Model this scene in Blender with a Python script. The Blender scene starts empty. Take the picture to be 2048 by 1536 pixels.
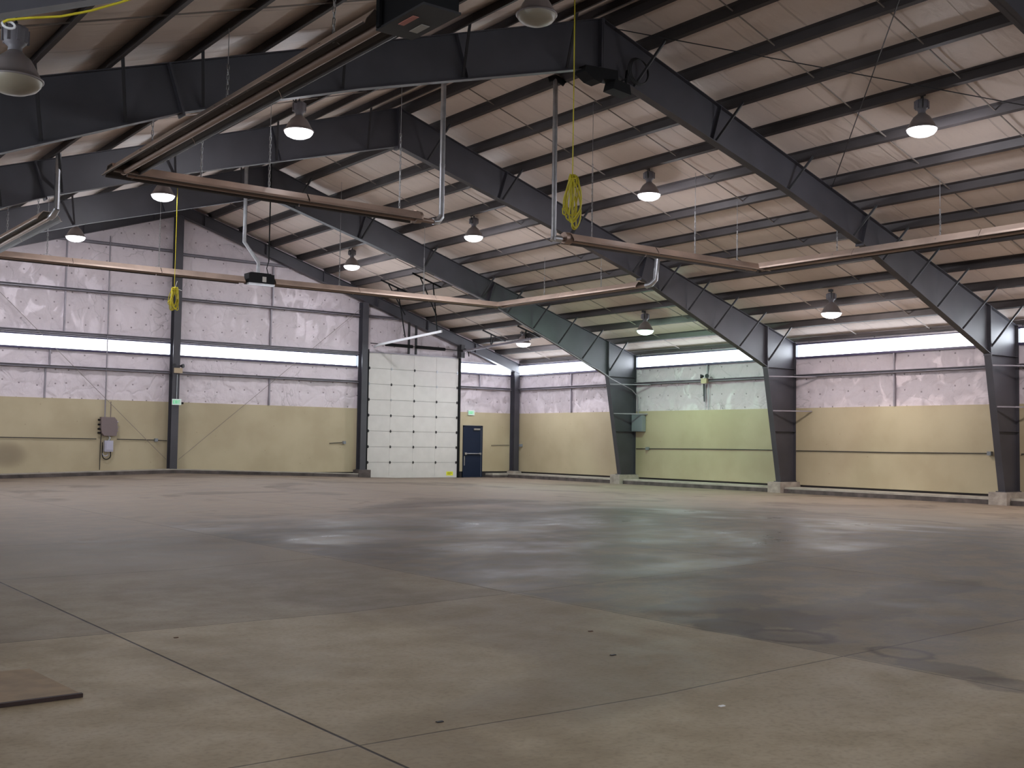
import bpy, math, random
from mathutils import Vector, Matrix, noise

# ------------------------------------------------------------------ scene, camera, world, exposure
sc = bpy.context.scene
sc.view_settings.view_transform = 'Standard'
sc.view_settings.look = 'None'
sc.view_settings.exposure = 0.0
sc.view_settings.gamma = 1.0
sc.view_settings.use_curve_mapping = False
sc.cycles.max_bounces = 10
sc.cycles.diffuse_bounces = 7
sc.cycles.glossy_bounces = 4
sc.cycles.use_denoising = True
sc.cycles.sample_clamp_indirect = 6.0
sc.cycles.sample_clamp_direct = 4.0
col = sc.collection

CAM = Vector((-29.586, -39.117, 1.483))
YAW, PITCH, ROLL, FPX = -0.64413, 0.05234, 0.01453, 2245.1
fw = Vector((-math.sin(YAW)*math.cos(PITCH), math.cos(YAW)*math.cos(PITCH), math.sin(PITCH)))
rt = Vector((math.cos(YAW), math.sin(YAW), 0)); up = rt.cross(fw)
R_ = math.cos(ROLL)*rt + math.sin(ROLL)*up
U_ = -math.sin(ROLL)*rt + math.cos(ROLL)*up
cam_d = bpy.data.cameras.new('camera'); cam = bpy.data.objects.new('camera', cam_d); col.objects.link(cam)
cam_d.sensor_width = 36; cam_d.lens = FPX/2048*36; cam_d.clip_end = 300
cam.matrix_world = Matrix(((R_.x, U_.x, -fw.x, CAM.x), (R_.y, U_.y, -fw.y, CAM.y), (R_.z, U_.z, -fw.z, CAM.z), (0, 0, 0, 1)))
sc.camera = cam

w = bpy.data.worlds.new('world'); sc.world = w; w.use_nodes = True
bg = w.node_tree.nodes['Background']; bg.inputs[0].default_value = (.75, .85, 1, 1); bg.inputs[1].default_value = 1.0

WINDOW_POWER = 20.0
LAMP_POWER = 230.0
rnd = random.Random(7)

# ------------------------------------------------------------------ building numbers
W = 15.3; HR = 9.812; HE = 4.890; S = (HR-HE)/W; YE = 45.65
FY = [-7.55, -15.17, -22.79, -30.05]
def ztop(x): return HR - S*abs(x+W)            # top of the rafters
def zceil(x): return ztop(x)+.18
def crown(x): return .25*max(0, 1-abs(x+W)/9.5)
COS = 1/math.sqrt(1+S*S)

# ------------------------------------------------------------------ materials
def mat(name, color, rough=.6, metal=0, emit=None, strength=0, vary=0, vscale=3, bump=0, bscale=20, spec=.5):
    m = bpy.data.materials.new(name); m.use_nodes = True
    nt = m.node_tree; b = nt.nodes['Principled BSDF']
    b.inputs['Base Color'].default_value = (*color, 1); b.inputs['Roughness'].default_value = rough
    b.inputs['Metallic'].default_value = metal; b.inputs['Specular IOR Level'].default_value = spec
    if emit:
        b.inputs['Emission Color'].default_value = (*emit, 1); b.inputs['Emission Strength'].default_value = strength
    if vary or bump:
        tc = nt.nodes.new('ShaderNodeTexCoord')
        if vary:
            n = nt.nodes.new('ShaderNodeTexNoise'); n.inputs['Scale'].default_value = vscale; n.inputs['Detail'].default_value = 5
            nt.links.new(tc.outputs['Object'], n.inputs['Vector'])
            r = nt.nodes.new('ShaderNodeValToRGB'); r.color_ramp.elements[0].position = .3; r.color_ramp.elements[1].position = .7
            r.color_ramp.elements[0].color = (*[c*(1-vary) for c in color], 1)
            r.color_ramp.elements[1].color = (*[min(1, c*(1+vary)) for c in color], 1)
            nt.links.new(n.outputs['Fac'], r.inputs['Fac']); nt.links.new(r.outputs['Color'], b.inputs['Base Color'])
        if bump:
            n2 = nt.nodes.new('ShaderNodeTexNoise'); n2.inputs['Scale'].default_value = bscale; n2.inputs['Detail'].default_value = 3
            nt.links.new(tc.outputs['Object'], n2.inputs['Vector'])
            bp = nt.nodes.new('ShaderNodeBump'); bp.inputs['Strength'].default_value = bump; bp.inputs['Distance'].default_value = .02
            nt.links.new(n2.outputs['Fac'], bp.inputs['Height']); nt.links.new(bp.outputs['Normal'], b.inputs['Normal'])
    return m

steel = mat('grey_steel_paint', (.050, .048, .058), .5, vary=.15, vscale=1.5)
purl = mat('dark_purlin_paint', (.056, .049, .050), .6, vary=.2, vscale=1.2, spec=.3)
raild = mat('window_rail_paint', (.05, .04, .09), .5)
rodm = mat('sag_rod_metal', (.22, .19, .17), .5)
reflin = mat('shaded_reflector_lining', (.07, .06, .056), .5, .5)  # shade inside the trough put into a darker lining colour
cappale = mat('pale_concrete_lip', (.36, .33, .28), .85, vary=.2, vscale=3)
girtm = mat('girt_paint', (.24, .22, .25), .45, vary=.15)
galv = mat('galvanised_metal', (.46, .47, .49), .28, .9, vary=.15, vscale=6)
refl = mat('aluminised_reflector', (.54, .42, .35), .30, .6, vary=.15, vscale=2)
tubem = mat('heater_tube_metal', (.30, .22, .18), .45, .7)
black = mat('black_enamel', (.008, .008, .009), .7, spec=.15)
darkg = mat('dark_grey_metal', (.028, .027, .03), .55, spec=.3)
boxgrey = mat('box_grey_paint', (.20, .22, .24), .5)
brownbox = mat('brown_grey_enclosure', (.17, .13, .13), .6)
lightbox = mat('pale_grey_enclosure', (.42, .41, .50), .55)
yellowm = mat('yellow_cord_rubber', (.50, .42, .015), .5)
concrete = mat('rough_concrete', (.33, .29, .25), .9, vary=.3, vscale=4, bump=.4)
concdark = mat('dark_mottled_concrete', (.085, .07, .065), .9, vary=.5, vscale=2.5, bump=.4)  # darker, mottled tone for the curb faces and one pedestal
sillm = mat('shadow_gap_sill', (.03, .025, .025), .9)  # near-black colour stands in for the shadow gap below the wainscot
doorw = mat('white_door_panel', (.60, .58, .55), .55, vary=.04, bump=.15, bscale=150)
seamm = mat('door_seam_grey', (.3, .29, .28), .6)
navy = mat('navy_door_paint', (.006, .013, .034), .5, spec=.3)
white = mat('white_enamel', (.75, .76, .78), .4)
tan = mat('emergency_light_case', (.42, .33, .22), .6)
ply = mat('worn_hardboard', (.26, .17, .085), .7, vary=.2, vscale=6)
plyedge = mat('hardboard_edge', (.05, .03, .028), .8)
yell = mat('yellow_sticker', (.75, .75, .03), .5)
redst = mat('faded_red_sticker', (.45, .17, .14), .6)
whst = mat('grey_rating_sticker', (.38, .36, .33), .6)
paper = mat('white_paper', (.8, .8, .8), .7)
brownbit = mat('brown_scrap', (.10, .05, .03), .8)
lampgrey = mat('lamp_housing_grey', (.16, .15, .17), .5)
domem = mat('ribbed_reflector', (.26, .23, .23), .35, .3)
winm = mat('translucent_panel_daylight', (.8, .85, .9), .6, emit=(.86, .93, 1.0), strength=WINDOW_POWER)
exitm = mat('exit_sign_face', (.65, .72, .68), .5, emit=(.6, .9, .75), strength=.12)
exitg = mat('exit_sign_letter', (.02, .6, .2), .5, emit=(.03, .8, .3), strength=.3)
lens_on = mat('lit_lamp_lens', (.9, .9, .9), .5, emit=(.93, .93, 1.0), strength=LAMP_POWER)
lens_green = mat('lit_greenish_lamp_lens', (.9, .9, .9), .5, emit=(.60, 1.0, .74), strength=LAMP_POWER*1.15)
lens_warm = mat('lit_pinkish_lamp_lens', (.9, .9, .9), .5, emit=(1.0, .88, .84), strength=LAMP_POWER*1.1)
lens_off = mat('unlit_lamp_lens', (.30, .26, .20), .35)
siding = mat('outer_metal_siding', (.5, .5, .5), .6)
leadcord = mat('black_cord', (.015, .015, .015), .6)

def node_mat(name):
    m = bpy.data.materials.new(name); m.use_nodes = True
    return m, m.node_tree, m.node_tree.nodes['Principled BSDF']
def N(nt, t, **kw):
    n = nt.nodes.new(t)
    for k, v in kw.items():
        if k.startswith('i_'):
            n.inputs[int(k[2:])].default_value = v
        else: setattr(n, k, v)
    return n
def math_(nt, op, a, b=None, c=None):
    n = nt.nodes.new('ShaderNodeMath'); n.operation = op
    for i, v in enumerate((a, b, c)):
        if v is None: continue
        if isinstance(v, (int, float)): n.inputs[i].default_value = v
        else: nt.links.new(v, n.inputs[i])
    return n.outputs[0]
def mixc(nt, fac, a, b, mode='MIX'):
    n = nt.nodes.new('ShaderNodeMix'); n.data_type = 'RGBA'; n.blend_type = mode
    for i, v in ((0, fac), (6, a), (7, b)):
        if isinstance(v, (int, float)): n.inputs[i].default_value = v
        elif isinstance(v, tuple): n.inputs[i].default_value = (*v, 1)
        else: nt.links.new(v, n.inputs[i])
    return n.outputs[2]
def smooth(nt, v, lo, hi, a=0, b=1):
    n = nt.nodes.new('ShaderNodeMapRange'); n.interpolation_type = 'SMOOTHSTEP'
    nt.links.new(v, n.inputs[0]); n.inputs[1].default_value = lo; n.inputs[2].default_value = hi
    n.inputs[3].default_value = a; n.inputs[4].default_value = b
    return n.outputs[0]

def vinyl(name, color, pins, horiz_axis):
    """quilted white vinyl insulation facing with pins, crease shading put into the colour and faint dirt"""
    m, nt, b = node_mat(name)
    tc = N(nt, 'ShaderNodeTexCoord'); P = tc.outputs['Object']
    n1 = N(nt, 'ShaderNodeTexNoise'); n1.inputs['Scale'].default_value = .95; n1.inputs['Detail'].default_value = 5; n1.inputs['Distortion'].default_value = .5
    nt.links.new(P, n1.inputs['Vector'])
    vd = N(nt, 'ShaderNodeVectorMath'); vd.operation = 'MULTIPLY_ADD'; nt.links.new(n1.outputs['Color'], vd.inputs[0]); vd.inputs[1].default_value = (1.1, 1.1, .8); nt.links.new(P, vd.inputs[2])
    ve = N(nt, 'ShaderNodeTexVoronoi'); ve.feature = 'DISTANCE_TO_EDGE'; ve.inputs['Scale'].default_value = 1.15; nt.links.new(vd.outputs[0], ve.inputs['Vector'])
    ridge = ve.outputs['Distance']
    crease = smooth(nt, ridge, 0, .020, 1, 0)
    n2 = N(nt, 'ShaderNodeTexNoise'); n2.inputs['Scale'].default_value = .8; n2.inputs['Detail'].default_value = 3
    nt.links.new(P, n2.inputs['Vector'])
    gate = smooth(nt, n2.outputs['Fac'], .48, .62)
    cr = math_(nt, 'MULTIPLY', crease, gate)
    mpv = N(nt, 'ShaderNodeMapping'); mpv.inputs['Scale'].default_value = (.28, .28, 1.5); nt.links.new(P, mpv.inputs[0])
    nh = N(nt, 'ShaderNodeTexNoise'); nh.inputs['Scale'].default_value = 1.6; nh.inputs['Detail'].default_value = 5; nt.links.new(mpv.outputs[0], nh.inputs['Vector'])
    ch = smooth(nt, math_(nt, 'ABSOLUTE', math_(nt, 'SUBTRACT', nh.outputs['Fac'], .5)), 0, .012, 1, 0)
    cr = math_(nt, 'MAXIMUM', cr, math_(nt, 'MULTIPLY', ch, smooth(nt, n2.outputs['Fac'], .45, .3, 0, 1)))
    c = mixc(nt, math_(nt, 'MULTIPLY', cr, .5 if pins else .12), color, tuple(x*.42 for x in color))  # crease shading and brownish fold lines darkened into the colour
    n3 = N(nt, 'ShaderNodeTexNoise'); n3.inputs['Scale'].default_value = 4; n3.inputs['Detail'].default_value = 6
    nt.links.new(P, n3.inputs['Vector'])
    c = mixc(nt, smooth(nt, n3.outputs['Fac'], .5, .75, 0, .25), c, tuple(x*.75 for x in color))
    if pins:
        v = N(nt, 'ShaderNodeTexVoronoi'); v.voronoi_dimensions = '2D'; v.inputs['Scale'].default_value = 1.9; v.inputs['Randomness'].default_value = .38
        cb = N(nt, 'ShaderNodeCombineXYZ'); sp = N(nt, 'ShaderNodeSeparateXYZ'); nt.links.new(P, sp.inputs[0])
        nt.links.new(sp.outputs[horiz_axis], cb.inputs[0]); nt.links.new(sp.outputs[2], cb.inputs[1]); nt.links.new(cb.outputs[0], v.inputs['Vector'])
        pin = smooth(nt, v.outputs['Distance'], .035, .065, 1, 0)
        c = mixc(nt, math_(nt, 'MULTIPLY', pin, .75), c, (.12, .09, .10))
        dimple = smooth(nt, v.outputs['Distance'], 0, .35, 0, 1)
    nt.links.new(c, b.inputs['Base Color'])
    b.inputs['Roughness'].default_value = .52 if pins else .5
    mw = N(nt, 'ShaderNodeMapping'); mw.inputs['Scale'].default_value = (3.2, 3.2, .9); nt.links.new(vd.outputs[0], mw.inputs[0])
    nw = N(nt, 'ShaderNodeTexNoise'); nw.inputs['Scale'].default_value = 2.4; nw.inputs['Detail'].default_value = 4; nt.links.new(mw.outputs[0], nw.inputs['Vector'])
    h = math_(nt, 'ADD', math_(nt, 'ADD', n1.outputs['Fac'], math_(nt, 'MULTIPLY', math_(nt, 'MULTIPLY', nw.outputs['Fac'], smooth(nt, n2.outputs['Fac'], .4, .6)), .45)), math_(nt, 'MULTIPLY', smooth(nt, ridge, 0, .12, 1, 0), -.16))
    if pins: h = math_(nt, 'ADD', h, math_(nt, 'MULTIPLY', dimple, .35))
    bp = N(nt, 'ShaderNodeBump'); bp.inputs['Strength'].default_value = .55 if pins else .35; bp.inputs['Distance'].default_value = .12
    nt.links.new(h, bp.inputs['Height']); nt.links.new(bp.outputs['Normal'], b.inputs['Normal'])
    return m
vinyl_x = vinyl('vinyl_insulation_facing', (.66, .59, .63), True, 0)
vinyl_y = vinyl('vinyl_insulation_facing_side', (.66, .59, .63), True, 1)

def ceiling_mat():
    m, nt, b = node_mat('ceiling_insulation_facing')
    tc = N(nt, 'ShaderNodeTexCoord'); P = tc.outputs['Object']
    sp = N(nt, 'ShaderNodeSeparateXYZ'); nt.links.new(P, sp.inputs[0])
    fy = math_(nt, 'ABSOLUTE', math_(nt, 'SUBTRACT', math_(nt, 'FRACT', math_(nt, 'DIVIDE', sp.outputs[1], 1.27)), .5))
    seam = smooth(nt, fy, .008, .02, 1, 0)
    n1 = N(nt, 'ShaderNodeTexNoise'); n1.inputs['Scale'].default_value = 2.2; n1.inputs['Detail'].default_value = 4; n1.inputs['Distortion'].default_value = .8
    mp = N(nt, 'ShaderNodeMapping'); mp.inputs['Scale'].default_value = (.5, 1.6, .5)
    nt.links.new(P, mp.inputs[0]); nt.links.new(mp.outputs[0], n1.inputs['Vector'])
    base = (.68, .575, .51)
    c = mixc(nt, math_(nt, 'MULTIPLY', seam, .35), base, (.25, .20, .19))
    c = mixc(nt, smooth(nt, n1.outputs['Fac'], .5, .8, 0, .2), c, (.42, .36, .33))
    nt.links.new(c, b.inputs['Base Color']); b.inputs['Roughness'].default_value = .5
    h = math_(nt, 'ADD', math_(nt, 'MULTIPLY', n1.outputs['Fac'], .8), math_(nt, 'MULTIPLY', seam, -.25))
    bp = N(nt, 'ShaderNodeBump'); bp.inputs['Strength'].default_value = .5; bp.inputs['Distance'].default_value = .08
    nt.links.new(h, bp.inputs['Height']); nt.links.new(bp.outputs['Normal'], b.inputs['Normal'])
    return m
ceilm = ceiling_mat()

def wainscot_mat():
    m, nt, b = node_mat('tan_hardboard_wainscot')
    tc = N(nt, 'ShaderNodeTexCoord'); P = tc.outputs['Object']
    n1 = N(nt, 'ShaderNodeTexNoise'); n1.inputs['Scale'].default_value = .7; n1.inputs['Detail'].default_value = 5
    nt.links.new(P, n1.inputs['Vector'])
    c = mixc(nt, smooth(nt, n1.outputs['Fac'], .3, .7), (.395, .33, .212), (.455, .39, .258))
    v = N(nt, 'ShaderNodeTexVoronoi'); v.inputs['Scale'].default_value = 2.4; nt.links.new(P, v.inputs['Vector'])
    spot = smooth(nt, v.outputs['Distance'], .03, .05, .5, 0)
    c = mixc(nt, spot, c, (.2, .14, .09))
    sp = N(nt, 'ShaderNodeSeparateXYZ'); nt.links.new(P, sp.inputs[0])
    # grime blotch by the electric boxes at the far end
    d = math_(nt, 'ADD', math_(nt, 'POWER', math_(nt, 'DIVIDE', math_(nt, 'ADD', sp.outputs[0], 20.75), .5), 2),
              math_(nt, 'POWER', math_(nt, 'DIVIDE', math_(nt, 'SUBTRACT', sp.outputs[2], .85), .35), 2))
    far = smooth(nt, sp.outputs[1], -.4, -.2, 0, 1)
    c = mixc(nt, math_(nt, 'MULTIPLY', smooth(nt, d, 0, 2.2, .6, 0), far), c, (.16, .12, .08))
    nt.links.new(c, b.inputs['Base Color']); b.inputs['Roughness'].default_value = .55
    return m
wains = wainscot_mat()

def floor_mat():
    m, nt, b = node_mat('troweled_concrete_floor')
    tc = N(nt, 'ShaderNodeTexCoord'); P = tc.outputs['Object']
    sp = N(nt, 'ShaderNodeSeparateXYZ'); nt.links.new(P, sp.inputs[0])
    X, Y = sp.outputs[0], sp.outputs[1]
    def joint(c, off, wd):
        f = math_(nt, 'FRACT', math_(nt, 'DIVIDE', math_(nt, 'SUBTRACT', c, off), 3.79))
        d = math_(nt, 'MULTIPLY', math_(nt, 'MINIMUM', f, math_(nt, 'SUBTRACT', 1.0, f)), 3.79)
        return smooth(nt, d, wd*.5, wd, 1, 0), f
    wob = N(nt, 'ShaderNodeTexNoise'); wob.inputs['Scale'].default_value = .7; nt.links.new(P, wob.inputs['Vector'])
    wv = math_(nt, 'MULTIPLY', math_(nt, 'SUBTRACT', wob.outputs['Fac'], .5), .05)
    jx, fx = joint(math_(nt, 'ADD', X, wv), -26.83, .009)
    jy, fy_ = joint(math_(nt, 'ADD', Y, wv), -34.25, .009)
    big = smooth(nt, math_(nt, 'ABSOLUTE', math_(nt, 'ADD', X, 26.83)), .005, .012, 1, 0)
    # one tone per pour
    cx = math_(nt, 'FLOOR', math_(nt, 'DIVIDE', math_(nt, 'ADD', X, 26.83), 3.79)); cy = math_(nt, 'FLOOR', math_(nt, 'DIVIDE', math_(nt, 'ADD', Y, 34.25), 3.79))
    cb = N(nt, 'ShaderNodeCombineXYZ'); nt.links.new(cx, cb.inputs[0]); nt.links.new(cy, cb.inputs[1])
    wn = N(nt, 'ShaderNodeTexWhiteNoise'); wn.noise_dimensions = '3D'; nt.links.new(cb.outputs[0], wn.inputs['Vector'])
    n1 = N(nt, 'ShaderNodeTexNoise'); n1.inputs['Scale'].default_value = .32; n1.inputs['Detail'].default_value = 7; n1.inputs['Roughness'].default_value = .6; n1.inputs['Distortion'].default_value = .7
    nt.links.new(P, n1.inputs['Vector'])
    n2 = N(nt, 'ShaderNodeTexNoise'); n2.inputs['Scale'].default_value = 2.3; n2.inputs['Detail'].default_value = 8; n2.inputs['Roughness'].default_value = .65
    nt.links.new(P, n2.inputs['Vector'])
    n4 = N(nt, 'ShaderNodeTexNoise'); n4.inputs['Scale'].default_value = 30; n4.inputs['Detail'].default_value = 4
    nt.links.new(P, n4.inputs['Vector'])
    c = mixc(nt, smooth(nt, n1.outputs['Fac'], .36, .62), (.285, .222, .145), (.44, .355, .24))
    c = mixc(nt, smooth(nt, n2.outputs['Fac'], .35, .75, 0, .35), c, (.18, .138, .092))
    c = mixc(nt, math_(nt, 'MULTIPLY', wn.outputs['Value'], .25), c, (.165, .13, .092))
    c = mixc(nt, smooth(nt, n4.outputs['Fac'], .45, .7, 0, .25), c, (.15, .116, .08))
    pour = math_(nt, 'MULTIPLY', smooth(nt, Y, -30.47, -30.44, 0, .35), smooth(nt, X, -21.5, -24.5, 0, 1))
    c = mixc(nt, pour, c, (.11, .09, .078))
    n6 = N(nt, 'ShaderNodeTexNoise'); n6.inputs['Scale'].default_value = .4; n6.inputs['Detail'].default_value = 2; nt.links.new(P, n6.inputs['Vector'])
    n7 = N(nt, 'ShaderNodeTexNoise'); n7.inputs['Scale'].default_value = .55; n7.inputs['Detail'].default_value = 3; nt.links.new(P, n7.inputs['Vector'])
    # greyer blend towards the end wall stands in for reflections on the floor
    far_sheen = math_(nt, 'MAXIMUM', smooth(nt, Y, -30.5, -22.0, 0, 1), smooth(nt, X, -18, -12, 0, .8))
    c = mixc(nt, math_(nt, 'MULTIPLY', far_sheen, .8), c, mixc(nt, smooth(nt, n2.outputs['Fac'], .35, .65), (.150, .118, .098), (.235, .190, .158)))
    # the darker, more heavily used middle of the hall
    wob6 = math_(nt, 'MULTIPLY', math_(nt, 'SUBTRACT', n6.outputs['Fac'], .5), 5.0)
    Xw = math_(nt, 'ADD', X, wob6); Yw = math_(nt, 'ADD', Y, wob6)
    reg = math_(nt, 'MULTIPLY', smooth(nt, X, -23.06, -22.98, .25, 1), smooth(nt, Xw, -14.5, -9, 1, 0))
    reg = math_(nt, 'MULTIPLY', reg, math_(nt, 'MULTIPLY', smooth(nt, Yw, -24, -18.5, 1, 0), smooth(nt, Yw, -36.2, -34.0, 0, 1)))
    reg = math_(nt, 'MULTIPLY', reg, smooth(nt, Xw, -26.5, -23.5, 0, 1))
    polish = math_(nt, 'MULTIPLY', reg, smooth(nt, Y, -30.8, -30.1, .35, 1))
    worn = math_(nt, 'MULTIPLY', reg, smooth(nt, n2.outputs['Fac'], .35, .65, .80, .35))
    c = mixc(nt, worn, c, (.064, .045, .036))
    scuff = math_(nt, 'MULTIPLY', smooth(nt, n1.outputs['Fac'], .50, .62, 0, .5), smooth(nt, X, -23.3, -22.4, .25, 1))
    c = mixc(nt, scuff, c, (.07, .049, .038))
    # damp patches and tide rings
    def ring(x0, y0, rx, ry, amt, hollow):
        a = math_(nt, 'DIVIDE', math_(nt, 'SUBTRACT', X, x0), rx); bb = math_(nt, 'DIVIDE', math_(nt, 'SUBTRACT', Y, y0), ry)
        q = math_(nt, 'ADD', math_(nt, 'SQRT', math_(nt, 'ADD', math_(nt, 'MULTIPLY', a, a), math_(nt, 'MULTIPLY', bb, bb))), math_(nt, 'MULTIPLY', math_(nt, 'SUBTRACT', n2.outputs['Fac'], .5), 1.1))
        if hollow:
            return smooth(nt, math_(nt, 'ABSOLUTE', math_(nt, 'SUBTRACT', q, .8)), 0, .28, amt, 0)
        return smooth(nt, q, .75, 1.05, amt, 0)
    for a in STAINS: c = mixc(nt, ring(*a), c, (.042, .028, .022))
    n5 = N(nt, 'ShaderNodeTexNoise'); n5.inputs['Scale'].default_value = .8; n5.inputs['Detail'].default_value = 1; nt.links.new(P, n5.inputs['Vector'])
    jj = math_(nt, 'MAXIMUM', math_(nt, 'MULTIPLY', math_(nt, 'MAXIMUM', jx, jy), .7), big)
    c = mixc(nt, jj, c, (.035, .025, .022))
    nt.links.new(c, b.inputs['Base Color'])
    r = math_(nt, 'ADD', smooth(nt, n2.outputs['Fac'], .3, .7, .50, .66), math_(nt, 'MULTIPLY', math_(nt, 'MULTIPLY', polish, smooth(nt, n7.outputs['Fac'], .40, .62, .3, 1.0)), -.24))
    nt.links.new(r, b.inputs['Roughness']); b.inputs['Specular IOR Level'].default_value = .06
    h = math_(nt, 'ADD', math_(nt, 'MULTIPLY', n5.outputs['Fac'], .10), math_(nt, 'MULTIPLY', jj, -.3))
    bp = N(nt, 'ShaderNodeBump'); bp.inputs['Strength'].default_value = .35; bp.inputs['Distance'].default_value = .06
    nt.links.new(h, bp.inputs['Height']); nt.links.new(bp.outputs['Normal'], b.inputs['Normal'])
    return m
STAINS = [(-22.75, -33.55, .30, .36, .75, True), (-22.78, -33.56, .22, .26, .35, False), (-22.65, -34.42, .2, .3, .6, True), (-22.8, -32.95, .32, .34, .6, False), (-22.2, -32.95, .45, .6, .5, False),
          (-21.4, -33.1, .8, .5, .35, False), (-22.85, -34.95, .22, .45, .45, False), (-22.95, -35.4, .2, .3, .45, False), (-22.1, -32.2, .9, .4, .35, False),
          (-19.8, -32.8, 1.2, .35, .35, False), (-16.4, -19.8, 2.6, .7, .45, False), (-22.2, -26.5, .8, 1.2, .35, False), (-18.2, -24.5, 2.6, .5, .3, False)]
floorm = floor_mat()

# ------------------------------------------------------------------ mesh helpers
class MB:
    def __init__(s): s.v = []; s.f = []; s.sm = []
    def add(s, vs, fs, smooth_=False):
        o = len(s.v); s.v += [tuple(v) for v in vs]
        for f in fs: s.f.append([o+i for i in f]); s.sm.append(smooth_)
    def box(s, x0, x1, y0, y1, z0, z1):
        s.add([(x0, y0, z0), (x1, y0, z0), (x1, y1, z0), (x0, y1, z0), (x0, y0, z1), (x1, y0, z1), (x1, y1, z1), (x0, y1, z1)],
              [(3, 2, 1, 0), (4, 5, 6, 7), (0, 1, 5, 4), (1, 2, 6, 5), (2, 3, 7, 6), (3, 0, 4, 7)]); return s
    def bar(s, a, b, w_, h_, upv=(0, 0, 1)):
        a = Vector(a); b = Vector(b); d = (b-a).normalized(); u = Vector(upv)
        if abs(d.dot(u)) > .98: u = Vector((1, 0, 0))
        r = d.cross(u).normalized(); u = r.cross(d).normalized()
        vs = [p + r*(sx*w_/2) + u*(sy*h_/2) for p in (a, b) for sx, sy in ((-1, -1), (1, -1), (1, 1), (-1, 1))]
        s.add(vs, [(0, 1, 2, 3), (7, 6, 5, 4), (0, 4, 5, 1), (1, 5, 6, 2), (2, 6, 7, 3), (3, 7, 4, 0)]); return s
    def tube(s, pts, r, n=8, closed=False):
        pts = [Vector(p) for p in pts]; m = len(pts); rings = []
        prev = None
        for i, p in enumerate(pts):
            if closed: d = (pts[(i+1) % m]-pts[i-1])
            else: d = pts[min(i+1, m-1)]-pts[max(i-1, 0)]
            if d.length < 1e-9: d = Vector((0, 0, 1))
            d.normalize()
            if prev is None:
                u = Vector((0, 0, 1)) if abs(d.z) < .9 else Vector((1, 0, 0))
            else: u = prev
            u = (u - d*u.dot(d)).normalized(); prev = u; q = d.cross(u)
            rr = r[i] if isinstance(r, (list, tuple)) else r
            rings.append([p+u*(math.cos(2*math.pi*k/n)*rr)+q*(math.sin(2*math.pi*k/n)*rr) for k in range(n)])
        vs = [v for rg in rings for v in rg]; fs = []
        for i in range(m if closed else m-1):
            j = (i+1) % m
            for k in range(n): fs.append((i*n+k, i*n+(k+1) % n, j*n+(k+1) % n, j*n+k))
        s.add(vs, fs, True)
        if not closed: s.add(rings[0], [tuple(range(n))[::-1]]); s.add(rings[-1], [tuple(range(n))])
        return s
    def lathe(s, prof, c, n=20, smooth_=True):
        vs = [(c[0]+r*math.cos(2*math.pi*k/n), c[1]+r*math.sin(2*math.pi*k/n), c[2]+z) for r, z in prof for k in range(n)]
        fs = [(i*n+k, i*n+(k+1) % n, (i+1)*n+(k+1) % n, (i+1)*n+k) for i in range(len(prof)-1) for k in range(n)]
        s.add(vs, fs, smooth_); return s
    def prism_y(s, poly, y0, y1):
        n = len(poly)
        s.add([(x, y0, z) for x, z in poly]+[(x, y1, z) for x, z in poly],
              [tuple(range(n)), tuple(range(2*n-1, n-1, -1))]+[(i, i+n, (i+1) % n+n, (i+1) % n) for i in range(n)]); return s
    def prism_x(s, poly, x0, x1):
        n = len(poly)
        s.add([(x0, y, z) for y, z in poly]+[(x1, y, z) for y, z in poly],
              [tuple(range(n))[::-1], tuple(range(n, 2*n))]+[(i, (i+1) % n, (i+1) % n+n, i+n) for i in range(n)]); return s
    def build(s, name, m, parent=None):
        me = bpy.data.meshes.new(name); me.from_pydata(s.v, [], s.f); me.materials.append(m)
        me.polygons.foreach_set('use_smooth', s.sm); me.update()
        o = bpy.data.objects.new(name, me); col.objects.link(o)
        if parent is not None:
            o.parent = parent
            o.matrix_parent_inverse = Matrix.Translation(-parent.location) if parent.parent is None and not parent.data else Matrix.Identity(4)
        return o
def tag(o, label, cat, group=None):
    o['label'] = label; o['category'] = cat
    if group: o['group'] = group
    return o
def thing(name, loc, label, cat, group=None):
    o = bpy.data.objects.new(name, None); o.empty_display_size = .2; col.objects.link(o); o.location = loc
    return tag(o, label, cat, group)
def struct(o): o['kind'] = 'structure'; return o
def arc(c, a0, a1, r, ax1, ax2, n=8):
    c = Vector(c); ax1 = Vector(ax1); ax2 = Vector(ax2)
    return [c+ax1*(r*math.cos(a0+(a1-a0)*i/n))+ax2*(r*math.sin(a0+(a1-a0)*i/n)) for i in range(n+1)]

# ------------------------------------------------------------------ floor
m = MB(); xs = [-31.0, -24.8] + [-24.8+i*.5 for i in range(1, 38)] + [-5.8, .3]
ys = [.3, -10, -20, -30, -40, -46]
vs = [(x, y, crown(x)) for x in xs for y in ys]; nY = len(ys)
m.add(vs, [(i*nY+j, i*nY+j+1, (i+1)*nY+j+1, (i+1)*nY+j) for i in range(len(xs)-1) for j in range(nY-1)])
n0 = len(m.v); m.box(-31, .3, -46, .3, -.3, -.02)
fl = struct(m.build('floor', floorm))

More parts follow.
